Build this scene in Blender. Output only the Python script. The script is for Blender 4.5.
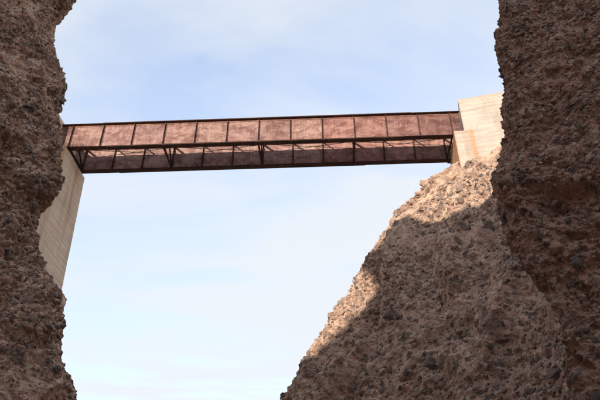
import bpy, bmesh, math, random
import numpy as np
from mathutils import Vector, Matrix

for o in list(bpy.data.objects): bpy.data.objects.remove(o)
S = bpy.context.scene
COL = S.collection

# ------------------------------------------------------------------ camera, sky, sun, exposure
PITCH, ROLL, CZ, FPX = math.radians(34.41), math.radians(0.10), 1.6, 583.0
cam = bpy.data.cameras.new('camera'); camo = bpy.data.objects.new('camera', cam); COL.objects.link(camo)
camo.location = (0, 0, CZ)
camo.rotation_euler = (Matrix.Rotation(math.pi/2 + PITCH, 3, 'X') @ Matrix.Rotation(-ROLL, 3, 'Z')).to_euler()
cam.sensor_fit = 'HORIZONTAL'; cam.sensor_width = 36.0; cam.lens = 36.0*FPX/600.0
cam.clip_start = 0.05; cam.clip_end = 5000
S.camera = camo

SUN_EL, SUN_PHI = math.radians(16.0), math.radians(22.0)      # elevation; azimuth left of straight behind the viewer
TO_SUN = Vector((-math.sin(SUN_PHI)*math.cos(SUN_EL), -math.cos(SUN_PHI)*math.cos(SUN_EL), math.sin(SUN_EL)))
sl = bpy.data.lights.new('sun', 'SUN'); so = bpy.data.objects.new('sun', sl); COL.objects.link(so)
so.rotation_euler = TO_SUN.to_track_quat('Z', 'Y').to_euler()
sl.energy = 2.0; sl.angle = math.radians(0.5); sl.color = (1.0, 0.905, 0.79)

W = bpy.data.worlds.new('World'); S.world = W; W.use_nodes = True
wn, wl = W.node_tree.nodes, W.node_tree.links
wn.clear()
def wnode(t, **k):
    n = wn.new(t)
    for a, b in k.items(): setattr(n, a, b)
    return n
wo = wnode('ShaderNodeOutputWorld'); bg = wnode('ShaderNodeBackground'); bg.inputs[1].default_value = 0.15
sky = wnode('ShaderNodeTexSky'); sky.sky_type = 'NISHITA'; sky.sun_disc = False
sky.sun_elevation = SUN_EL
sky.sun_rotation = math.atan2(TO_SUN.x, TO_SUN.y)
sky.air_density = 1.0; sky.dust_density = 0.6; sky.ozone_density = 2.2; sky.altitude = 900
tc = wnode('ShaderNodeTexCoord')
sx = wnode('ShaderNodeSeparateXYZ'); wl.new(tc.outputs['Generated'], sx.inputs[0])
# thin high cloud: project the direction on a flat layer so that it streams towards the horizon
zc = wnode('ShaderNodeMath', operation='MAXIMUM'); wl.new(sx.outputs[2], zc.inputs[0]); zc.inputs[1].default_value = 0.0
za = wnode('ShaderNodeMath', operation='ADD'); wl.new(zc.outputs[0], za.inputs[0]); za.inputs[1].default_value = 0.12
dx = wnode('ShaderNodeMath', operation='DIVIDE'); wl.new(sx.outputs[0], dx.inputs[0]); wl.new(za.outputs[0], dx.inputs[1])
dy = wnode('ShaderNodeMath', operation='DIVIDE'); wl.new(sx.outputs[1], dy.inputs[0]); wl.new(za.outputs[0], dy.inputs[1])
cx = wnode('ShaderNodeCombineXYZ'); wl.new(dx.outputs[0], cx.inputs[0]); wl.new(dy.outputs[0], cx.inputs[1])
mp = wnode('ShaderNodeMapping'); wl.new(cx.outputs[0], mp.inputs[0])
mp.inputs['Rotation'].default_value = (0, 0, 0.5); mp.inputs['Scale'].default_value = (0.9, 1.7, 1)
nz = wnode('ShaderNodeTexNoise'); wl.new(mp.outputs[0], nz.inputs[0])
nz.inputs['Scale'].default_value = 1.25; nz.inputs['Detail'].default_value = 7; nz.inputs['Roughness'].default_value = 0.52; nz.inputs['Distortion'].default_value = 0.4
mr = wnode('ShaderNodeMapRange'); wl.new(nz.outputs[0], mr.inputs[0])
mr.inputs[1].default_value = 0.36; mr.inputs[2].default_value = 0.66; mr.inputs[3].default_value = 0.34; mr.inputs[4].default_value = 1.0
# cloud is seen through more of its thickness towards the horizon
th = wnode('ShaderNodeMapRange'); wl.new(sx.outputs[2], th.inputs[0])
th.inputs[1].default_value = 0.2; th.inputs[2].default_value = 0.95; th.inputs[3].default_value = 0.40; th.inputs[4].default_value = -0.02
ad = wnode('ShaderNodeMath', operation='ADD', use_clamp=True); wl.new(mr.outputs[0], ad.inputs[0]); wl.new(th.outputs[0], ad.inputs[1])
ml = wnode('ShaderNodeMath', operation='MULTIPLY'); wl.new(ad.outputs[0], ml.inputs[0]); ml.inputs[1].default_value = 0.97
mx = wnode('ShaderNodeMix', data_type='RGBA'); wl.new(ml.outputs[0], mx.inputs[0]); wl.new(sky.outputs[0], mx.inputs[6])
mx.inputs[7].default_value = (1.80, 1.88, 1.98, 1)
wl.new(mx.outputs[2], bg.inputs[0]); wl.new(bg.outputs[0], wo.inputs[0])

S.view_settings.view_transform = 'Standard'; S.view_settings.look = 'None'
S.view_settings.exposure = 1.68; S.view_settings.gamma = 1.0; S.view_settings.use_curve_mapping = False
S.render.engine = 'CYCLES'
S.cycles.max_bounces = 8; S.cycles.diffuse_bounces = 6

# ------------------------------------------------------------------ small helpers
rng = np.random.default_rng(7); random.seed(7)
cp, sp, cr, sr = math.cos(PITCH), math.sin(PITCH), math.cos(ROLL), math.sin(ROLL)
def px(u, v, Y):
    """point at forward distance Y on the sight line of photograph position (u, v)"""
    a, b = (u-300)/FPX, -(v-200)/FPX
    x, y = cr*a + sr*b, -sr*a + cr*b
    d = np.array([x, cp - sp*y, sp + cp*y])
    return np.array([0, 0, CZ]) + d*Y/d[1]

def tag(o, label=None, cat=None, group=None, kind=None):
    if label: o['label'] = label
    if cat: o['category'] = cat
    if group: o['group'] = group
    if kind: o['kind'] = kind
    return o

def link(name, me, mat=None, parent=None):
    o = bpy.data.objects.new(name, me); COL.objects.link(o)
    if mat and me is not None and not me.materials: me.materials.append(mat)
    if parent: o.parent = parent
    return o

def empty(name, loc, rz=0):
    o = bpy.data.objects.new(name, None); COL.objects.link(o); o.location = loc; o.rotation_euler = (0, 0, rz)
    o.empty_display_size = 0.3
    return o

# ------------------------------------------------------------------ numpy noise
def _hash(i, j, k, seed):
    h = (i.astype(np.uint32)*np.uint32(374761393) + j.astype(np.uint32)*np.uint32(668265263)
         + k.astype(np.uint32)*np.uint32(2147483647) + np.uint32((seed*974711 + 12345) & 0xffffffff))
    h = (h ^ (h >> np.uint32(13)))*np.uint32(1274126177)
    h = (h ^ (h >> np.uint32(16)))*np.uint32(2246822519)
    return h ^ (h >> np.uint32(15))
def _f(h): return (h & np.uint32(0xffffff)).astype(np.float32)/np.float32(16777216.0)
def perlin(P, scale, seed=0):
    Q = (P/scale).astype(np.float32); I = np.floor(Q).astype(np.int64); F = Q - I
    U = F*F*F*(F*(F*6-15)+10)
    out = np.zeros(len(P), np.float32)
    for dx_ in (0, 1):
        for dy_ in (0, 1):
            for dz_ in (0, 1):
                h = _hash(I[:, 0]+dx_, I[:, 1]+dy_, I[:, 2]+dz_, seed)
                gx = ((h & 1023).astype(np.float32)/511.5 - 1); gy = (((h >> np.uint32(10)) & 1023).astype(np.float32)/511.5 - 1)
                gz = (((h >> np.uint32(20)) & 1023).astype(np.float32)/511.5 - 1)
                w = (U[:, 0] if dx_ else 1-U[:, 0])*(U[:, 1] if dy_ else 1-U[:, 1])*(U[:, 2] if dz_ else 1-U[:, 2])
                out += w*(gx*(F[:, 0]-dx_)+gy*(F[:, 1]-dy_)+gz*(F[:, 2]-dz_))
    return out*1.3
def fbm(P, scale, octs, seed=0, rough=0.5, ridged=False):
    out = np.zeros(len(P), np.float32); a = 1.0
    for o in range(octs):
        n = perlin(P, scale/2**o, seed+o*17)
        out += a*((0.5-np.abs(n)*1.6) if ridged else n); a *= rough
    return out
def clasts(P, size, seed, prob):
    """pebbles set in a matrix: bump height 0..1 and an id 0..1 per pebble (-1 outside)"""
    Q = (P/size).astype(np.float32); I = np.floor(Q).astype(np.int64)
    best = np.zeros(len(P), np.float32); ident = np.full(len(P), -1, np.float32)
    for dx_ in (-1, 0, 1):
        for dy_ in (-1, 0, 1):
            for dz_ in (-1, 0, 1):
                ii, jj, kk = I[:, 0]+dx_, I[:, 1]+dy_, I[:, 2]+dz_
                h = _hash(ii, jj, kk, seed); h2 = _hash(ii, jj, kk, seed+91)
                keep = _f(h2) < prob
                idx = np.nonzero(keep)[0]
                if not len(idx): continue
                h = h[idx]; h2 = h2[idx]
                jx = (h & 255).astype(np.float32)/255; jy = ((h >> np.uint32(8)) & 255).astype(np.float32)/255; jz = ((h >> np.uint32(16)) & 255).astype(np.float32)/255
                r = 0.30 + 0.42*((h2 >> np.uint32(24)) & 255).astype(np.float32)/255
                fl = 0.65 + 0.6*((h >> np.uint32(24)) & 255).astype(np.float32)/255
                ex = Q[idx, 0]-(ii[idx]+jx); ey = Q[idx, 1]-(jj[idx]+jy); ez = (Q[idx, 2]-(kk[idx]+jz))*fl
                t = 1-(ex*ex+ey*ey+ez*ez)/(r*r)
                t = np.sqrt(np.maximum(t, 0))*r/0.6
                b = t > best[idx]
                bi = idx[b]; best[bi] = t[b]; ident[bi] = ((h2[b] >> np.uint32(4)) & 1023).astype(np.float32)/1023
    return best, ident

# ------------------------------------------------------------------ materials
def new_mat(name, rough=0.9):
    m = bpy.data.materials.new(name); m.use_nodes = True
    nt = m.node_tree; b = nt.nodes['Principled BSDF']; b.inputs['Roughness'].default_value = rough
    b.inputs['Specular IOR Level'].default_value = 0.25
    return m, nt, b
def N(nt, t, ins=None, **k):
    n = nt.nodes.new(t)
    for a, v in k.items(): setattr(n, a, v)
    for a, v in (ins or {}).items():
        if isinstance(v, bpy.types.NodeSocket): nt.links.new(v, n.inputs[a])
        else: n.inputs[a].default_value = v
    return n
def ramp(nt, fac, stops, interp='LINEAR'):
    n = nt.nodes.new('ShaderNodeValToRGB'); n.color_ramp.interpolation = interp
    e = n.color_ramp.elements
    while len(e) < len(stops): e.new(0.5)
    for q, (p, c) in zip(e, stops): q.position = p; q.color = (*c, 1)
    nt.links.new(fac, n.inputs[0]); return n
def mix(nt, fac, a, b, blend='MIX'):
    n = nt.nodes.new('ShaderNodeMix'); n.data_type = 'RGBA'; n.blend_type = blend
    for i, v in ((0, fac), (6, a), (7, b)):
        if isinstance(v, bpy.types.NodeSocket): nt.links.new(v, n.inputs[i])
        else: n.inputs[i].default_value = v if i == 0 else (*v, 1)
    return n.outputs[2]
def noise(nt, vec, scale, detail=5, rough=0.55, dist=0.0):
    n = N(nt, 'ShaderNodeTexNoise', {0: vec, 'Scale': scale, 'Detail': detail, 'Roughness': rough, 'Distortion': dist})
    return n.outputs[0]
def bump(nt, bsdf, h, strength, dist, prev=None):
    n = N(nt, 'ShaderNodeBump', {'Height': h, 'Strength': strength, 'Distance': dist})
    if prev: nt.links.new(prev, n.inputs['Normal'])
    nt.links.new(n.outputs[0], bsdf.inputs['Normal']); return n.outputs[0]

CLAST = [(0.0, (0.068, 0.060, 0.058)), (0.24, (0.13, 0.100, 0.086)), (0.40, (0.28, 0.178, 0.132)), (0.55, (0.35, 0.215, 0.150)),
         (0.78, (0.43, 0.300, 0.215)), (0.93, (0.20, 0.155, 0.132)), (1.0, (0.50, 0.390, 0.300))]
def rock_mat(name, tint):
    m, nt, b = new_mat(name, 0.93)
    tc_ = N(nt, 'ShaderNodeTexCoord'); obj = tc_.outputs['Object']
    big = noise(nt, obj, 0.45, 4); mid = noise(nt, obj, 3.5, 6, 0.62); fine = noise(nt, obj, 26, 5, 0.65); grit = noise(nt, obj, 85, 3, 0.6)
    base = ramp(nt, mid, [(0.28, tuple(c*0.62 for c in tint)), (0.5, tint), (0.72, tuple(min(c*1.32, .8) for c in tint))]).outputs[0]
    base = mix(nt, 0.55, base, ramp(nt, fine, [(0.30, (0.30, 0.28, 0.27)), (0.5, (0.95, 0.95, 0.95)), (0.70, (1.45, 1.42, 1.38))]).outputs[0], 'MULTIPLY')
    base = mix(nt, 0.45, base, ramp(nt, grit, [(0.32, (0.2, 0.18, 0.17)), (0.5, (1, 1, 1)), (0.68, (1.75, 1.72, 1.68))]).outputs[0], 'MULTIPLY')
    base = mix(nt, 0.35, base, ramp(nt, big, [(0.3, (0.72, 0.66, 0.62)), (0.7, (1.2, 1.18, 1.15))]).outputs[0], 'MULTIPLY')
    # small grains too small to model
    vo = N(nt, 'ShaderNodeTexVoronoi', {0: obj, 'Scale': 17.0, 'Randomness': 1.0}); vo.feature = 'F1'
    gr = ramp(nt, vo.outputs['Distance'], [(0.30, (1, 1, 1)), (0.42, (0, 0, 0))]).outputs[0]
    sep = N(nt, 'ShaderNodeSeparateColor', {0: vo.outputs['Color']})
    pick = N(nt, 'ShaderNodeMath', {0: sep.outputs[0], 1: 0.62}, operation='GREATER_THAN').outputs[0]
    gm = N(nt, 'ShaderNodeMath', {0: gr, 1: pick}, operation='MULTIPLY').outputs[0]
    gcol = ramp(nt, sep.outputs[1], CLAST).outputs[0]
    base = mix(nt, N(nt, 'ShaderNodeMath', {0: gm, 1: 0.75}, operation='MULTIPLY').outputs[0], base, gcol)
    # modelled pebbles carry their own colour
    at = N(nt, 'ShaderNodeAttribute', attribute_name='clast')
    sp_ = N(nt, 'ShaderNodeSeparateColor', {0: at.outputs['Color']})
    pc = ramp(nt, sp_.outputs[0], CLAST).outputs[0]
    pc = mix(nt, 0.5, pc, ramp(nt, fine, [(0.3, (0.55, 0.55, 0.55)), (0.7, (1.4, 1.38, 1.36))]).outputs[0], 'MULTIPLY')
    base = mix(nt, N(nt, 'ShaderNodeMath', {0: sp_.outputs[1], 1: 0.8}, operation='MULTIPLY').outputs[0], base, pc)
    nt.links.new(base, b.inputs['Base Color'])
    n1 = bump(nt, b, fine, 0.8, 0.05)
    n2 = bump(nt, b, grit, 0.7, 0.02, n1)
    bump(nt, b, gm, 0.6, 0.02, n2)
    return m
def stone_mat(name, source):
    m, nt, b = new_mat(name, 0.85)
    if source == 'object': r = N(nt, 'ShaderNodeObjectInfo').outputs['Random']
    else: r = N(nt, 'ShaderNodeNewGeometry').outputs['Random Per Island']
    tc_ = N(nt, 'ShaderNodeTexCoord'); geo = N(nt, 'ShaderNodeNewGeometry').outputs['Position']
    fine = noise(nt, geo, 18, 5, 0.65)
    c = ramp(nt, r, CLAST).outputs[0]
    c = mix(nt, 0.6, c, ramp(nt, fine, [(0.3, (0.5, 0.48, 0.47)), (0.7, (1.5, 1.45, 1.4))]).outputs[0], 'MULTIPLY')
    dust = noise(nt, geo, 5, 4)
    c = mix(nt, ramp(nt, dust, [(0.48, (0, 0, 0)), (0.68, (0.8, 0.8, 0.8))]).outputs[0], c, (0.30, 0.20, 0.145))
    nt.links.new(c, b.inputs['Base Color'])
    bump(nt, b, noise(nt, geo, 40, 4, 0.6), 0.7, 0.02)
    return m
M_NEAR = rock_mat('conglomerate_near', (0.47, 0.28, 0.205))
M_LEFT_LIT = rock_mat('conglomerate_left_lit', (0.78, 0.53, 0.405))  # same rock, tint raised to paint in the left side's stronger light
M_SLOPE = rock_mat('conglomerate_slope', (0.60, 0.41, 0.30))
M_STONE = stone_mat('stone_single', 'object'); M_PEB = stone_mat('stone_many', 'island')

def rust_mat(name, cols, runs_amt=0.0):
    m, nt, b = new_mat(name, 0.8)
    geo = N(nt, 'ShaderNodeNewGeometry').outputs['Position']
    inf = N(nt, 'ShaderNodeObjectInfo')
    off = N(nt, 'ShaderNodeMapping', {0: geo, 'Scale': (1.0, 1.0, 1.6)}).outputs[0]
    a1 = noise(nt, off, 1.6, 8, 0.66, 0.6); a2 = noise(nt, off, 6.5, 6, 0.65, 0.3); a3 = noise(nt, geo, 40, 3, 0.6)
    st = noise(nt, N(nt, 'ShaderNodeMapping', {0: geo, 'Scale': (9, 9, 0.7)}).outputs[0], 1.0, 4, 0.6)
    c = ramp(nt, a1, [(0.30, cols[0]), (0.45, cols[1]), (0.58, cols[2]), (0.74, cols[3])]).outputs[0]
    c = mix(nt, 0.55, c, ramp(nt, a2, [(0.3, (0.60, 0.55, 0.53)), (0.5, (1, 1, 1)), (0.7, (1.40, 1.34, 1.30))]).outputs[0], 'MULTIPLY')
    c = mix(nt, 0.40, c, ramp(nt, st, [(0.35, (0.62, 0.58, 0.58)), (0.65, (1.3, 1.25, 1.2))]).outputs[0], 'MULTIPLY')
    c = mix(nt, 0.30, c, ramp(nt, a3, [(0.35, (0.6, 0.55, 0.5)), (0.65, (1.3, 1.3, 1.3))]).outputs[0], 'MULTIPLY')
    runs = noise(nt, N(nt, 'ShaderNodeMapping', {0: geo, 'Scale': (14, 14, 0.45)}).outputs[0], 1.0, 5, 0.7)
    c = mix(nt, ramp(nt, runs, [(0.54, (0, 0, 0)), (0.70, (runs_amt,)*3)]).outputs[0], c, (0.40, 0.31, 0.28))
    spots = noise(nt, geo, 11, 7, 0.75, 1.0)
    c = mix(nt, ramp(nt, spots, [(0.55, (0, 0, 0)), (0.62, (0.65, 0.65, 0.65))]).outputs[0], c, cols[0])
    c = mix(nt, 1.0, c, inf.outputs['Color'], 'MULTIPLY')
    nt.links.new(c, b.inputs['Base Color'])
    n1 = bump(nt, b, a2, 0.2, 0.02); bump(nt, b, a3, 0.3, 0.006, n1)
    return m
M_WEB = rust_mat('rusted_plate', [(0.105, 0.058, 0.052), (0.19, 0.112, 0.095), (0.30, 0.215, 0.185), (0.30, 0.165, 0.112)], 0.32)
M_RIB = rust_mat('rusted_section', [(0.028, 0.017, 0.015), (0.048, 0.026, 0.021), (0.075, 0.037, 0.027), (0.12, 0.058, 0.036)])

def concrete_mat(name, stains, lo, hi):
    m, nt, b = new_mat(name, 0.9)
    tc_ = N(nt, 'ShaderNodeTexCoord'); ob = tc_.outputs['Object']
    a = noise(nt, ob, 0.9, 6, 0.6); f = noise(nt, ob, 12, 6, 0.65)
    hz = noise(nt, N(nt, 'ShaderNodeMapping', {0: ob, 'Scale': (0.5, 0.5, 9)}).outputs[0], 1.0, 5, 0.6)
    vt = noise(nt, N(nt, 'ShaderNodeMapping', {0: ob, 'Scale': (3.2, 3.2, 0.16)}).outputs[0], 1.0, 5, 0.55, 0.2)
    c = ramp(nt, a, [(0.3, lo), (0.7, hi)]).outputs[0]
    c = mix(nt, 0.5, c, ramp(nt, hz, [(0.34, (0.70, 0.66, 0.62)), (0.6, (1.1, 1.1, 1.1))]).outputs[0], 'MULTIPLY')
    c = mix(nt, 0.35, c, ramp(nt, f, [(0.3, (0.6, 0.58, 0.55)), (0.7, (1.25, 1.25, 1.25))]).outputs[0], 'MULTIPLY')
    c = mix(nt, ramp(nt, vt, [(0.58, (0, 0, 0)), (0.76, (stains, stains, stains))]).outputs[0], c, (0.40, 0.20, 0.085))
    # rust that ran down from the bearings, in bands with uneven edges
    sx_ = N(nt, 'ShaderNodeAttribute', attribute_name='stain')
    wob = N(nt, 'ShaderNodeMath', {0: sx_.outputs['Fac'], 1: ramp(nt, noise(nt, ob, 4.0, 5, 0.6), [(0.25, (0.5, 0.5, 0.5)), (0.55, (1, 1, 1))]).outputs[0]}, operation='MULTIPLY').outputs[0]
    dk = noise(nt, N(nt, 'ShaderNodeMapping', {0: ob, 'Location': (7, 3, 0), 'Scale': (2.1, 2.1, 0.3)}).outputs[0], 1.0, 6, 0.62, 0.3)
    c = mix(nt, ramp(nt, dk, [(0.52, (0, 0, 0)), (0.72, (0.55, 0.55, 0.55))]).outputs[0], c, (0.24, 0.19, 0.15))
    c = mix(nt, wob, c, (0.46, 0.20, 0.07))
    nt.links.new(c, b.inputs['Base Color'])
    n1 = bump(nt, b, hz, 0.4, 0.02); bump(nt, b, f, 0.5, 0.012, n1)
    return m
M_CONC = concrete_mat('board_marked_concrete', 0.35, (0.40, 0.34, 0.28), (0.48, 0.425, 0.36))
M_CONC_BOUNCE = concrete_mat('bounce_lit_rusty_concrete', 0.45, (0.62, 0.465, 0.34), (0.71, 0.56, 0.43))  # rust-streaked; base lightened and warmed to paint in bounce from the sunlit slope

# ------------------------------------------------------------------ canyon walls
def cr_spline(P, s):
    """P (n,2..3 per row) sampled at s in [0,n-1] by Catmull-Rom"""
    n = len(P); i = np.clip(np.floor(s).astype(int), 0, n-2); t = (s-i)[:, None]
    p0 = P[np.maximum(i-1, 0)]; p1 = P[i]; p2 = P[i+1]; p3 = P[np.minimum(i+2, n-1)]
    k = 0.35
    m1 = k*(p2-p0); m2 = k*(p3-p1)
    t2, t3 = t*t, t*t*t
    return (2*t3-3*t2+1)*p1 + (t3-2*t2+t)*m1 + (-2*t3+3*t2)*p2 + (t3-t2)*m2
def grid_mesh(name, V, nr, nc, flip, clast=None, smooth=False):
    idx = np.arange(nr*nc).reshape(nr, nc)
    a, b, c, d = idx[:-1, :-1].ravel(), idx[:-1, 1:].ravel(), idx[1:, 1:].ravel(), idx[1:, :-1].ravel()
    F = np.stack([a, d, c, b] if flip else [a, b, c, d], 1)
    me = bpy.data.meshes.new(name)
    me.vertices.add(len(V)); me.vertices.foreach_set('co', V.astype(np.float32).ravel())
    me.loops.add(F.size); me.loops.foreach_set('vertex_index', F.astype(np.int32).ravel())
    me.polygons.add(len(F)); me.polygons.foreach_set('loop_start', np.arange(0, F.size, 4, dtype=np.int32))
    me.polygons.foreach_set('loop_total', np.full(len(F), 4, np.int32))
    me.polygons.foreach_set('use_smooth', np.full(len(F), smooth, bool))
    if clast is not None:
        at = me.color_attributes.new('clast', 'FLOAT_COLOR', 'POINT')
        at.data.foreach_set('color', clast.astype(np.float32).ravel())
    me.update(); me.validate()
    return me
def grid_normals(V, nr, nc, sgn):
    G = V.reshape(nr, nc, 3)
    du = np.gradient(G, axis=1); dv = np.gradient(G, axis=0)
    n = np.cross(du, dv); n /= np.linalg.norm(n, axis=2, keepdims=True)+1e-9
    return (n*sgn).reshape(-1, 3)
def zsteps(parts):
    out = []
    for z0, z1, st in parts: out.append(np.arange(z0, z1-1e-6, st))
    return np.concatenate(out + [[parts[-1][1]]])
def smooth1(a, k):
    if k < 2: return a
    pad = np.concatenate([np.full(k, a[0]), a, np.full(k, a[-1])])
    ker = np.hanning(2*k+1)[1:-1]; ker /= ker.sum()
    return np.convolve(pad, ker, 'same')[k:-k]
def loft(rails, segs, zs, soft=0.25):
    n = len(rails)
    zf = np.arange(zs[0], zs[-1]+0.05, 0.05)
    RX = []
    for r in rails:
        r = np.array(sorted(r, key=lambda p: p[2]))
        xs = smooth1(np.interp(zf, r[:, 2], r[:, 0]), int(soft/0.05)); ys = smooth1(np.interp(zf, r[:, 2], r[:, 1]), int(soft/0.05))
        RX.append(np.stack([np.interp(zs, zf, xs), np.interp(zs, zf, ys)], 1))
    RX = np.array(RX)                                        # rails, rows, 2
    s = np.concatenate([np.linspace(i, i+1, k, endpoint=False) for i, k in enumerate(segs)] + [[n-1]])
    rows = [np.concatenate([cr_spline(RX[:, j], s), np.full((len(s), 1), z)], 1) for j, z in enumerate(zs)]
    return np.array(rows).reshape(-1, 3), len(zs), len(s), s
def gravel(V, L):
    """0 in sandy lenses, 1 in pebble beds; the beds dip gently"""
    Q = np.stack([V[:, 0]*0.3, V[:, 1]*0.3, V[:, 2] + 0.25*V[:, 0]], 1)
    return np.clip(0.92 + 1.6*perlin(Q, L, 301) + 0.8*perlin(V, L*0.45, 302), 0.0, 1.0)
def rockify(V, nr, nc, sgn, p, s, calm):
    """displace along the normal: broad shape, crags, bedded pebbles; returns V, normals, clast colours"""
    Nn = grid_normals(V, nr, nc, sgn)
    W_ = V + 0.18*np.stack([perlin(V, 0.7, 401), perlin(V, 0.7, 402), perlin(V, 0.7, 403)], 1)
    w = np.ones(len(s))
    for c_ in calm: w = np.minimum(w, 1-0.72*np.exp(-((s-c_)/0.42)**2))
    w = np.tile(w, nr)
    d = w*(p['broad'][1]*fbm(V, p['broad'][0], 2, 3) + p['mid'][1]*fbm(W_, p['mid'][0], 3, 11))
    d += p['crag'][1]*fbm(W_*np.array([1, 1, p.get('flat', 1.3)]), p['crag'][0], 3, 29, 0.6, True)
    if 'fold' in p: d += w*p['fold'][1]*(fbm(V*np.array([1, 1, p['fold'][2]]), p['fold'][0], 2, 133, 0.5, True) - 0.3)
    d -= w*p['pit'][1]*np.maximum(0, perlin(V, p['pit'][0], 61)-0.22)
    bed = gravel(V, p['bed'])
    col = np.zeros((len(V), 4), np.float32); col[:, 3] = 1
    for k, (size, amp, prob) in enumerate(p['clasts']):
        w = V + 0.12*size*np.stack([perlin(V, size*.5, 71+k), perlin(V, size*.5, 72+k), perlin(V, size*.5, 73+k)], 1)
        t, ident = clasts(w, size, 200+31*k, prob)
        sock = (ident >= 0) & (ident < 0.14)                 # some pebbles have fallen out
        t = t*np.clip(bed + 0.25*(k == 2), 0, 1)
        d += np.where(sock, -0.9*amp*t, amp*t)
        on = (ident >= 0.14) & (t > 0.22)
        col[on, 0] = (ident[on]-0.14)/0.86; col[on, 1] = 1
    d += p['fine'][1]*fbm(V, p['fine'][0], 2, 57, 0.6)
    d -= np.median(d) + p['back']
    return V + Nn*d[:, None], Nn, col
# one small set of stone shapes, 32 triangles each
def stone_mesh(name, seed, mat):
    r = np.random.default_rng(seed)
    bm = bmesh.new()
    vs = [bm.verts.new(c) for c in ((1,0,0),(-1,0,0),(0,1,0),(0,-1,0),(0,0,1),(0,0,-1))]
    for f in ((0,2,4),(2,1,4),(1,3,4),(3,0,4),(2,0,5),(1,2,5),(3,1,5),(0,3,5)): bm.faces.new([vs[i] for i in f])
    bmesh.ops.subdivide_edges(bm, edges=bm.edges[:], cuts=1, use_grid_fill=True)
    bmesh.ops.triangulate(bm, faces=bm.faces[:])
    sc = np.array([r.uniform(0.85, 1.2), r.uniform(0.7, 1.0), r.uniform(0.5, 0.8)])
    for v in bm.verts:
        c = np.array(v.co); c = c/np.linalg.norm(c)
        c = np.sign(c)*np.abs(c)**0.85
        v.co = c*sc*(1+r.uniform(-0.24, 0.24))
    me = bpy.data.meshes.new(name); bm.to_mesh(me); bm.free()
    me.materials.append(mat)
    for q in me.polygons: q.use_smooth = False
    return me
STONES = [stone_mesh('stone', 40+i, M_STONE) for i in range(9)]
SV = [np.array([v.co[:] for v in me.vertices]) for me in STONES]
SF = [np.array([q.vertices[:] for q in me.polygons]) for me in STONES]
def rand_rot(n, axis_n):
    """rotation with the stone's flat axis leaning on the surface normal"""
    q = Vector(axis_n).to_track_quat('Z', 'Y').to_matrix() @ Matrix.Rotation(random.uniform(0, 6.283), 3, 'Z')
    return q @ Matrix.Rotation(random.gauss(0, 0.45), 3, 'X') @ Matrix.Rotation(random.gauss(0, 0.45), 3, 'Y')
def scatter(parent, V, Nn, cand, n_part, n_stuff, big, small, sink, bed):
    view = V[cand]-np.array([0, 0, CZ]); view /= np.linalg.norm(view, axis=1, keepdims=True)
    cand = cand[np.einsum('ij,ij->i', view, Nn[cand]) < -0.3]
    pr = 0.08 + gravel(V[cand], bed)**1.5; pr /= pr.sum()
    pick = rng.choice(cand, n_part+n_stuff, replace=False, p=pr)
    for i in pick[:n_part]:
        s = big[0] + (big[1]-big[0])*random.random()**2.2
        R = rand_rot(0, Nn[i])
        o = bpy.data.objects.new('stone', random.choice(STONES)); COL.objects.link(o); o.parent = parent
        p = V[i] - Nn[i]*s*sink*random.uniform(0.75, 1.1)
        o.matrix_local = Matrix.Translation(p) @ R.to_4x4() @ Matrix.Scale(s, 4)
    vs, fs, base = [], [], 0
    for i in pick[n_part:]:
        s = small[0] + (small[1]-small[0])*random.random()**2.5
        k = random.randrange(9); R = np.array(rand_rot(0, Nn[i]))
        vs.append((SV[k]*s) @ R.T + (V[i]-Nn[i]*s*sink*random.uniform(0.5, 1.1))); fs.append(SF[k]+base); base += len(SV[k])
    me = bpy.data.meshes.new('pebbles'); v = np.concatenate(vs); f = np.concatenate(fs)
    me.vertices.add(len(v)); me.vertices.foreach_set('co', v.astype(np.float32).ravel())
    me.loops.add(f.size); me.loops.foreach_set('vertex_index', f.astype(np.int32).ravel())
    me.polygons.add(len(f)); me.polygons.foreach_set('loop_start', np.arange(0, f.size, 3, dtype=np.int32)); me.polygons.foreach_set('loop_total', np.full(len(f), 3, np.int32))
    me.polygons.foreach_set('use_smooth', np.full(len(f), False, bool)); me.update(); me.validate()
    o = link('pebbles', me, M_PEB, parent); o['kind'] = 'stuff'
def in_view(V, Nn, margin=30):
    P = V - np.array([0, 0, CZ]); x = P[:, 0]; y = -sp*P[:, 1]+cp*P[:, 2]; z = cp*P[:, 1]+sp*P[:, 2]
    ok = z > 0.5; zz = np.where(ok, z, 1)
    u = 300+FPX*x/zz; v = 200-FPX*y/zz
    face = np.einsum('ij,ij->i', P, Nn) < 0
    return ok & face & (u > -margin) & (u < 600+margin) & (v > -margin) & (v < 400+margin)

NEARP = dict(back=0.035, bed=1.1, pit=(1.1, 1.0), fold=(1.9, 0.30, 0.6), broad=(2.6, 0.22), mid=(0.8, 0.17), crag=(0.34, 0.09), clasts=[(0.32, 0.09, 0.06), (0.15, 0.052, 0.32), (0.075, 0.03, 0.50)], fine=(0.05, 0.012))
def wall(name, rails, segs, zs, sgn, P, mat, outward, soft=0.25, calm=(2,)):
    V, nr, nc, s = loft(rails, segs, zs, soft)
    V2, Nn, col = rockify(V, nr, nc, sgn, P, s, calm)
    # plateau behind the rim
    top = V2.reshape(nr, nc, 3)[-1]
    extra = [top + np.array(outward)*k + np.array([0, 0, dz]) for k, dz in ((0.6, 0.15), (3, 0.5), (14, 0.9))]
    Vx = np.concatenate([V2] + extra); cx_ = np.concatenate([col] + [np.tile([[0, 0, 0, 1]], (nc, 1))]*3)
    me = grid_mesh(name, Vx, nr+3, nc, sgn < 0, cx_)
    o = link(name, me, mat); o['kind'] = 'structure'
    return o, V2, Nn

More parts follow.
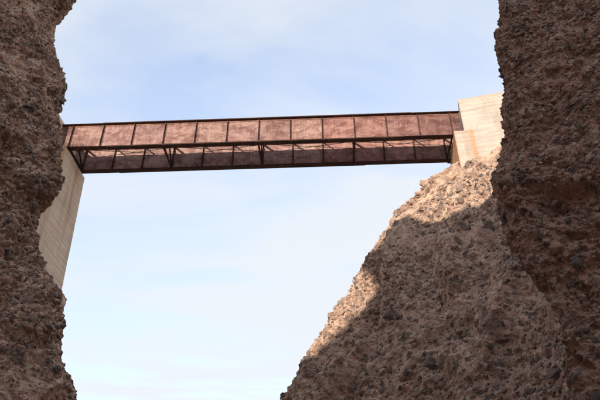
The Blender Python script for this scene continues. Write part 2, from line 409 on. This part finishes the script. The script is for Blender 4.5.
# near left wall -------------------------------------------------------------
YL = 9.0
silL = [px(u, v, YL) for u, v in ((88,-30),(84,-16),(77,0),(70,9),(62,16),(54,26),(55,40),(57,55),(58,62),(64,78),(66,92),(63,104),(61,118),(59,132),
        (61,146),(62,160),(61,176),(60,190),(53,204),(45,214),(41,224),(40,236),(42,250),(42,266),(43,276),(50,288),(57,298),(61,308),(62,325),(62,345),(63,362),(68,378),(78,400),(86,420))]
silL = [(-6.4, 9.6, 15.8), (-6.1, 9.2, 15.0)] + silL + [(-2.9, 9, 2.0), (-2.6, 9, -0.3)]
def shift(rail, dx_, dy_): return [(p[0]+dx_, p[1]+dy_, p[2]) for p in rail]
def vert(*pts): return [(p[0], p[1], p[2]) for p in pts]
railsL = [vert((-12, 14.5, 0), (-14, 15, 17)), vert((-8.2, 11.8, -0.3), (-9.5, 12.2, 17)), silL, shift(silL, -1.15, -1.25), shift(silL, -2.7, -2.4),
          vert((-7.5, 4.5, 0), (-11, 4, 17)), vert((-7.5, -3, 0), (-13.5, -3, 17)), vert((-9, -14, 0), (-19, -14, 17))]
zsN = zsteps([(-0.3, 3.2, 0.12), (3.2, 14.6, 0.021), (14.6, 15.8, 0.1)])
oL, VL, NL = wall('canyon_wall_left', railsL, [12, 70, 84, 100, 26, 14, 12], zsN, -1, NEARP, M_LEFT_LIT, (-1, 0.1, 0))
candL = np.nonzero(in_view(VL, NL) & (VL[:, 2] > 3.2) & (VL[:, 2] < 14.5) & (VL[:, 1] < 9.6))[0]
scatter(oL, VL, NL, candL, 280, 7000, (0.04, 0.12), (0.014, 0.045), 0.4, 1.1)

# near right wall ------------------------------------------------------------
YR = 9.0
silR = [px(u, v, YR) for u, v in ((499,-30),(498,-12),(497,0),(499,12),(497,30),(495,44),(494,56),(498,64),(500,76),(501,92),(500,110),(501,128),(499,146),(497,160),(494,174),
        (491,188),(490,200),(492,212),(495,224),(500,238),(507,250),(515,262),(524,273),(534,284),(545,296),(555,308),(560,322),(563,345),(566,370),(570,400),(573,420))]
silR = [(5.5, 9.6, 15.8), (5.1, 9.2, 15.0)] + silR + [(4.3, 9, 2), (4.4, 9, -0.3)]
silR = shift(silR, 0.07, 0)
railsR = [vert((12, 14.5, 0), (14, 15, 17)), shift(silR, 1.75, 1.5), silR, shift(silR, 0.22, -0.68),
          shift(silR, 1.55, -1.5), shift(silR, 3.4, -2.7), vert((8.5, 3.5, 0), (12, 3, 17)), vert((9, -4, 0), (14, -4, 17)), vert((10, -14, 0), (18, -14, 17))]
oR, VR, NR = wall('canyon_wall_right', railsR, [12, 70, 50, 92, 90, 24, 14, 12], zsN, +1, NEARP, M_NEAR, (1, 0.1, 0), calm=(2, 3))
candR = np.nonzero(in_view(VR, NR) & (VR[:, 2] > 3.2) & (VR[:, 2] < 14.5) & (VR[:, 1] < 9.6))[0]
scatter(oR, VR, NR, candR, 280, 7000, (0.04, 0.13), (0.014, 0.045), 0.4, 1.1)

# slope under the right abutment ---------------------------------------------
silS = [px(u, v, Y) for u, v, Y in ((441,178,21.9),(429,184,22),(418,190,22),(408,203,22),(400,212,22),(391,224,22),(385,234,22),(378,246,22),(371,256,22),(362,270,22),(352,287,22),(345,299,22),
        (334,313,22),(324,325,22),(314,338,22),(303,352,22),(297,362,22),(293,372,22),(287,384,22),(280,396,22),(275,410,22))]
silS = [(12.5, 24, 22.4), (9.6, 23.0, 20.6), (8.2, 22.4, 19.4)] + silS + [(-1.6, 22, 4), (-2.4, 22, -0.3)]
notch = [px(u, v, Y) for u, v, Y in ((446,176,21.4),(414,206,21.5),(396,228,21.5),(388,245,21.5),(386,270,21.4),(385,300,21.2),(381,328,20.6),(366,356,20.1),(348,385,19.8),(340,410,19.7))]
notch = [(12.8, 23.6, 22.4), (10.2, 22.5, 20.6), (8.8, 22, 19.4)] + notch + [(1.4, 19.8, 4), (1.0, 19.8, -0.3)]
edge = [px(u, v, Y) for u, v, Y in ((455,174,21.1),(420,205,20.8),(398,226,20.4),(386,243,20.1),(383,268,19.8),(382,300,19.5),(379,330,19.2),(368,360,19.0),(356,385,18.9),(350,410,18.8))]
edge = [(13, 23.2, 22.4), (10.6, 22.2, 20.6), (9.2, 21.6, 19.4)] + edge + [(1.9, 18.8, 4), (1.6, 18.8, -0.3)]
mid1 = [px(u, v, Y) for u, v, Y in ((478,162,20.7),(462,200,19.7),(452,240,18.8),(448,290,18.1),(444,340,17.6),(440,410,17.2))]
mid1 = [(14, 22.5, 22.4), (11, 21.6, 20.6)] + mid1 + [(4, 17, 3), (4, 17, -0.3)]
mid2 = [px(u, v, Y) for u, v, Y in ((500,143,20.3),(505,180,19.0),(512,230,17.4),(520,290,16.4),(530,350,15.4),(535,410,14.6))]
mid2 = [(14.5, 21.6, 22.4), (12, 20.8, 20.9)] + mid2 + [(5.8, 14.2, 3), (5.8, 14.2, -0.3)]
mid3 = [px(u, v, Y) for u, v, Y in ((575,120,19.3),(600,230,15.6),(605,300,13.8),(610,400,12.6))] + [(16, 20, 22.4), (7.2, 12, 3), (7.2, 12, -0.3)]
railsS = [vert((6, 34, 0), (18, 34, 22.4)), vert((0.8, 25, -0.3), (4, 25.5, 9), (9, 25.5, 16), (14, 26, 22.4)), silS, notch, edge, mid1, mid2, mid3, vert((13, 9, -0.3), (17, 10, 22.4))]
zsS = zsteps([(-0.3, 4.4, 0.2), (4.4, 20.4, 0.042), (20.4, 22.4, 0.2)])
SLOPEP = dict(back=0.05, bed=1.9, pit=(1.9, 1.1), fold=(2.6, 0.75, 0.22), broad=(3.5, 0.2), mid=(1.3, 0.20), crag=(0.6, 0.11), clasts=[(0.60, 0.12, 0.05), (0.30, 0.072, 0.27), (0.15, 0.044, 0.50)], fine=(0.1, 0.02))
oS, VS, NS = wall('canyon_slope', railsS, [10, 30, 80, 44, 100, 100, 150, 12], zsS, +1, SLOPEP, M_SLOPE, (1, 0.3, 0), soft=0.4, calm=(2, 4))
candS = np.nonzero(in_view(VS, NS, 10) & (VS[:, 2] > 4.5) & (VS[:, 2] < 20.2) & (VS[:, 1] < 22.5))[0]
scatter(oS, VS, NS, candS, 299, 7500, (0.09, 0.25), (0.032, 0.10), 0.4, 1.9)
# the one stone that sticks out on the brow
p = px(425, 184, 21.9)
o = bpy.data.objects.new('stone', STONES[2]); COL.objects.link(o); o.parent = oS
o.matrix_local = Matrix.Translation(p) @ Matrix.Rotation(0.4, 4, 'Y') @ Matrix.Diagonal((0.27, 0.24, 0.26, 1))

# far left wall below the left abutment ----------------------------------------
YF = 25.6
silF = [px(u, v, YF) for u, v in ((20,270),(46,280),(58,287),(65,291),(68,298),(67,306),(64,316),(62,328),(62,345),(63,362),(69,380),(79,402),(84,412))]
silF = [(-21, 27, 20.0), (-16, 26.5, 16.2)] + silF + [(-8.2, 25.6, 5), (-8, 25.6, -0.3)]
frontF = [(-21, 23, 20.0), (-16, 19.2, 17), (-15, 18.6, 13), (-14, 18, 10), (-11.5, 18, 6), (-10.5, 18, -0.3)]
railsF = [vert((-13, 34, -0.3), (-22, 34, 20)), vert((-10.5, 29, -0.3), (-15, 29, 12), (-22, 29, 20)), silF, frontF, vert((-11.5, 15, -0.3), (-15, 15, 20))]
zsF = zsteps([(-0.3, 6.5, 0.25), (6.5, 14.5, 0.05), (14.5, 20.0, 0.2)])
oF, VF, NF = wall('canyon_wall_far_left', railsF, [8, 40, 70, 10], zsF, -1, SLOPEP, M_LEFT_LIT, (-1, 0, 0), soft=0.2)

# unseen ridge added behind the viewer, skyline shaped to shade slope, walls and bridge end -----
skyx = np.array([-70, -45, -36, -30.5, -28.6, -27.2, -25, -22, -20, -18.3, -17.5, -16.9, -15.2, -13.9, -13.2, -12.4, -11, -9, -6.4, -4, -2, 0.5, 10, 45, 70])
skyz = np.array([20, 21, 26, 34.2, 33.9, 33.3, 30, 26, 24.4, 23.6, 22.7, 21.8, 22.9, 24.4, 26.2, 27.8, 27.0, 26.3, 26.6, 24.5, 23, 13, 12, 13, 14])
nx_, nt_ = 700, 110
X_ = np.linspace(-70, 70, nx_); T_ = np.linspace(0, 1, nt_)
H_ = np.interp(X_, skyx, skyz) + 0.25*perlin(np.stack([X_, X_*0, X_*0], 1), 1.3, 5)
rows = []
for t in T_:
    if t < 0.75:
        k = t/0.75; z = -0.4 + (H_+0.4)*k; y = -15.5 - 4.5*k**1.2 + 0*X_
    else:
        k = (t-0.75)/0.25; z = H_ - 9*k**1.4; y = -20 - 24*k + 0*X_
    rows.append(np.stack([X_, y, z], 1))
VB = np.array(rows).reshape(-1, 3)
sg = lambda a: 1/(1+np.exp(-np.clip(a, -40, 40)))
VB[:, 0] -= 1.5*np.exp(-((VB[:, 2]-26.2)/0.8)**2)*sg((VB[:, 0]+13.5)/0.12)*sg((-10-VB[:, 0])/0.5)      # overhanging nose on the notch, shaped to cast a blob of shade
w_ = np.repeat(np.where(np.abs(T_-0.75) < 0.03, 0.0, 1.0), nx_)
VB[:, 1] += (w_*0.9*fbm(VB, 4.0, 4, 88)).astype(float)
link('added_shade_ridge', grid_mesh('added_shade_ridge', VB, nt_, nx_, False), M_NEAR)['kind'] = 'structure'

# canyon floor -------------------------------------------------------------------
gx, gy = np.meshgrid(np.concatenate([[-2500, -600, -120], np.linspace(-40, 40, 120), [120, 600, 2500]]), np.concatenate([[-2500, -600, -120], np.linspace(-30, 60, 130), [160, 700, 2500]]))
G = np.stack([gx.ravel(), gy.ravel(), np.zeros(gx.size)], 1)
G[:, 2] = 0.12*fbm(G, 3.0, 3, 9)*(np.abs(G[:, 0]) < 41) - 0.02
m, nt, b = new_mat('gravel', 0.95)
ob = N(nt, 'ShaderNodeTexCoord').outputs['Object']
c = ramp(nt, noise(nt, ob, 9, 8, 0.7), [(0.3, (0.26, 0.19, 0.14)), (0.55, (0.42, 0.33, 0.24)), (0.75, (0.52, 0.42, 0.32))]).outputs[0]
nt.links.new(c, b.inputs['Base Color']); bump(nt, b, noise(nt, ob, 14, 6, 0.7), 0.8, 0.05)
link('canyon_floor', grid_mesh('canyon_floor', G, gx.shape[0], gx.shape[1], False), m)['kind'] = 'structure'

# ------------------------------------------------------------------ concrete abutments
def course_block(name, mat, parent, base, du, dv, L, D, z0, z1, step, seed, batter=0.0, stain=None, top_slope=0.0):
    """board-marked concrete: footprint base + du*[0,L] + dv*[0,D], courses of slightly different set-back; faces subdivided along du and dv"""
    r = np.random.default_rng(seed)
    zs_ = [z0]
    while zs_[-1] < z1-step*0.6: zs_.append(zs_[-1]+step*r.uniform(0.92, 1.08))
    zs_[-1] = z1
    bm = bmesh.new(); lay = bm.verts.layers.float.new('stain')
    du, dv, base = np.array(du, float), np.array(dv, float), np.array(base, float)
    nu, nv = max(2, int(L/0.09)), max(2, int(D/0.09))
    per = [(L*i/nu, 0) for i in range(nu)] + [(L, D*i/nv) for i in range(nv)] + [(L*(nu-i)/nu, D) for i in range(nu)] + [(0, D*(nv-i)/nv) for i in range(nv)]
    rings = []
    for k in range(len(zs_)-1):
        off = r.uniform(0, 0.007)
        for z, o_ in ((zs_[k]+0.003, off+0.005), (zs_[k]+0.014, off), (zs_[k+1]-0.014, off), (zs_[k+1]-0.003, off+0.005)):
            ring = []
            bt = batter*(z1-z)
            for a, c_ in per:
                aa = min(max(a, o_), L-o_); cc = min(max(c_, o_), D-o_)
                if a < 1e-6: aa -= bt
                if a > L-1e-6: aa += bt
                if c_ < 1e-6: cc -= bt
                if c_ > D-1e-6: cc += bt
                q = base + du*aa + dv*cc
                jit = 0.012*math.sin(37*z+5*a+seed) if z > z1-0.02 else 0
                v = bm.verts.new((q[0], q[1], z + jit + top_slope*aa*(z-z0)/(z1-z0)))
                if stain: v[lay] = stain(aa/L, cc/D, z, q)
                ring.append(v)
            rings.append(ring)
    for A, B in zip(rings, rings[1:]):
        n = len(A)
        for i in range(n): bm.faces.new((A[i], A[(i+1) % n], B[(i+1) % n], B[i]))
    bm.faces.new(rings[-1]); bm.faces.new(rings[0][::-1])
    bmesh.ops.recalc_face_normals(bm, faces=bm.faces[:])
    me = bpy.data.meshes.new(name); bm.to_mesh(me); bm.free()
    return link(name, me, mat, parent)

BETA = math.radians(-2.72)
BD = np.array([math.cos(BETA), math.sin(BETA), 0]); BN = np.array([-math.sin(BETA), math.cos(BETA), 0])
BO = np.array([-2.087, 22.336, 0.0]); ZB, GH, GW, ST = 20.378, 1.5, 1.925, 1.604
def band(x, c, w): return max(0.0, 1-abs(x-c)/w)

# left: tall pier face towards the gap, back wall above the seat
aL = empty('concrete_abutment', (-12.5, 22.5, 0))
tag(aL, 'tall narrow tan concrete abutment with rust streaks, half hidden behind dark rock', 'abutment', 'bridge abutments')
def rel(o): o.matrix_parent_inverse = o.parent.matrix_basis.inverted()
fy = 25.03
pL0 = np.array([-11.50, 25.02, 0])                         # far corner of the seat edge
dvL = -BN                                                  # towards the viewer along the seat edge
def stL(a, c, z, q):
    d = c*7.0
    return 0.9*(band(d, 0.95, 0.22)+0.9*band(d, 2.75, 0.25))*max(0.15, 1-(20.2-z)/6.5) + 0.25*band(d, 1.7, 0.15)*max(0, 1-(20.2-z)/3)
o = course_block('pier', M_CONC_BOUNCE, aL, pL0 - BD*2.2, BD, dvL, 2.2, 7.0, 8.0, 20.18, 0.27, 3, batter=0.03, stain=stL); rel(o)
o = course_block('back_wall', M_CONC_BOUNCE, aL, pL0 - BD*2.15 + dvL*0.05, BD, dvL, 1.38, 3.4, 20.19, 22.25, 0.25, 5); rel(o)

# right: flared wing wall and bearing block
aR = empty('concrete_abutment', (8.6, 22.0, 0))
tag(aR, 'sunlit cream concrete abutment with flared wing wall standing on the rock slope', 'abutment', 'bridge abutments')
fl = np.array([1, -0.273, 0]); fl /= np.linalg.norm(fl); fn = np.array([-fl[1], fl[0], 0])
A0 = np.array([7.98, 21.46, 0])
fb = np.array([1, -0.15, 0]); fb /= np.linalg.norm(fb); fbn = np.array([-fb[1], fb[0], 0])
def stR0(a, c, z, q): return 0.3*max(0, 1-(22.42-z)/0.22)
o = course_block('wing_wall', M_CONC, aR, A0, fl, fn, 6.5, 2.9, 16.5, 22.42, 0.27, 8, stain=stR0); rel(o)
def stR(a, c, z, q):
    return 0.08 + 0.85*band(a, 0.86, 0.18) + 0.8*(a < 0.05)*band(c, 0.25, 0.3) + 0.5*(a < 0.05)*band(c, 0.75, 0.2) + 0.35*band(a, 0.0, 0.08)
o = course_block('bearing_block', M_CONC, aR, np.array([7.45, 21.42, 0]) , fb, fbn, 0.93, 2.75, 16.4, 20.30, 0.27, 12, stain=stR); rel(o)

# ------------------------------------------------------------------ steel bridge
br = empty('steel_girder_bridge', (BO[0], BO[1], 0))
br.location = (BO[0], BO[1], ZB); br.rotation_euler = (0, 0, BETA)
tag(br, 'rusty brown steel plate girder bridge spanning the canyon between concrete abutments', 'bridge')
def boxes(name, mat, parts, col=(1, 1, 1), parent=br, bev=0.0):
    bm = bmesh.new()
    for (x0, x1, y0, y1, z0, z1) in parts:
        v = [bm.verts.new(c) for c in ((x0,y0,z0),(x1,y0,z0),(x1,y1,z0),(x0,y1,z0),(x0,y0,z1),(x1,y0,z1),(x1,y1,z1),(x0,y1,z1))]
        for f in ((0,3,2,1),(4,5,6,7),(0,1,5,4),(1,2,6,5),(2,3,7,6),(3,0,4,7)): bm.faces.new([v[i] for i in f])
    me = bpy.data.meshes.new(name); bm.to_mesh(me); bm.free()
    o = link(name, me, mat, parent); o.color = (*col, 1); return o
def bar(name, p, q, w, h, mat=M_RIB, angle=True):
    """rolled angle section from p to q"""
    p, q = Vector(p), Vector(q); d = (q-p); L = d.length
    t = 0.012
    parts = [(-w/2, w/2, 0, t, 0, L), (-w/2, -w/2+t, t, h, 0, L)] if angle else [(-w/2, w/2, -h/2, h/2, 0, L)]
    o = boxes(name, mat, parts)
    o.matrix_local = Matrix.Translation(p) @ d.to_track_quat('Z', 'Y').to_matrix().to_4x4()
    return o
XS = [ST*(i-6) for i in range(13)]
XE0, XE1 = XS[0]-0.62, XS[-1]+0.50
edges = [XE0] + XS + [XE1]
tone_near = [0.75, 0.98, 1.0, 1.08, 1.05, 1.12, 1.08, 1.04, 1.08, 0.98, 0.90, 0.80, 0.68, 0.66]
for gy_, sgn in ((0.0, -1), (GW, 1)):
    near = sgn < 0
    for i in range(len(edges)-1):
        x0, x1 = edges[i], edges[i+1]
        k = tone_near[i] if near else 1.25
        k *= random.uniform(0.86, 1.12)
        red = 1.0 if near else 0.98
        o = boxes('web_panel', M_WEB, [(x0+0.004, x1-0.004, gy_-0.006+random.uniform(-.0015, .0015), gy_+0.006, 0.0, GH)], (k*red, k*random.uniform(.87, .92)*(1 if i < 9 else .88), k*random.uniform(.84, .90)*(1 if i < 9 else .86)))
    for i, x in enumerate(XS):
        for side in (-1, 1):
            y0 = gy_ + side*0.0075; dep = 0.10
            a, b_ = sorted((y0, y0+side*dep)); c0, c1 = sorted((y0, y0+side*0.013))
            boxes('stiffener', M_RIB, [(x-0.009, x+0.009, a, b_, 0.016, GH-0.016), (x+0.010, x+0.075, c0, c1, 0.115, GH-0.115)], (1.5, 1.45, 1.4))
    for side in (-1, 1):
        c0, c1 = sorted((gy_+side*0.008, gy_+side*0.022))
        for zz in ((0.001, 0.10), (GH-0.10, GH-0.001)):
            segs_ = [(edges[i]+(0.02 if i else 0), edges[i+1]-(0.02 if i < len(edges)-2 else 0), c0, c1, zz[0], zz[1]) for i in range(len(edges)-1)]
            boxes('chord_angle', M_RIB, segs_, (3.6, 3.5, 3.4))
    boxes('top_flange', M_RIB, [(XE0, XE1, gy_-0.15, gy_+0.15, GH+0.001, GH+0.025)])
    boxes('bottom_flange', M_RIB, [(XE0, XE1, gy_-0.15, gy_+0.15, -0.026, -0.001)])
    boxes('cover_plate', M_RIB, [(XS[1]-0.05, XS[11]-0.3, gy_-0.143, gy_+0.143, GH+0.026, GH+0.055)])
    boxes('cover_plate', M_RIB, [(XS[1]+0.4, XS[9]+0.6 if not near else XS[10]+0.8, gy_-0.143, gy_+0.143, -0.058, -0.027)])
iy0, iy1 = 0.135, GW-0.135
for i in (0, 3, 6, 9, 12):
    x = XS[i]
    bar('cross_strut', (x, iy0, 0.05), (x, iy1, 0.05), 0.09, 0.09)
    bar('cross_strut', (x, iy0, GH-0.07), (x, iy1, GH-0.07), 0.09, 0.09)
    if i < 12: bar('diagonal_brace', (x+0.03, iy0, GH-0.12), (x+0.03, iy1, 0.12), 0.065, 0.065)
    if 0 < i < 12: bar('diagonal_brace', (x-0.04, iy0, 0.12), (x-0.04, iy1, GH-0.12), 0.065, 0.065)
    for yy in (iy0, iy1):                                   # gusset plates
        for zz in (0.03, GH-0.22): boxes('gusset_plate', M_RIB, [(x-0.006, x+0.006, yy-0.10, yy+0.10, zz, zz+0.2)])
for i in (0, 3, 6, 9):
    xa, xb = XS[i]+0.12, XS[i+3]-0.12
    bar('lateral_brace', (xa, iy0, GH-0.012), (xb, iy1, GH-0.012), 0.06, 0.04)
    bar('lateral_brace', (xa, iy1, GH-0.016), (xb, iy0, GH-0.016), 0.06, 0.04)
for i in range(12):
    if i % 3: bar('top_strut', (XS[i], iy0, GH-0.02), (XS[i], iy1, GH-0.02), 0.06, 0.05)
# bearings on the seats
for x in (XS[0]-0.35, XS[-1]+0.25):
    for y in (0.0, GW):
        boxes('bearing_plate', M_RIB, [(x-0.2, x+0.2, y-0.17, y+0.17, -0.19 if x < 0 else -0.072, -0.0275)])
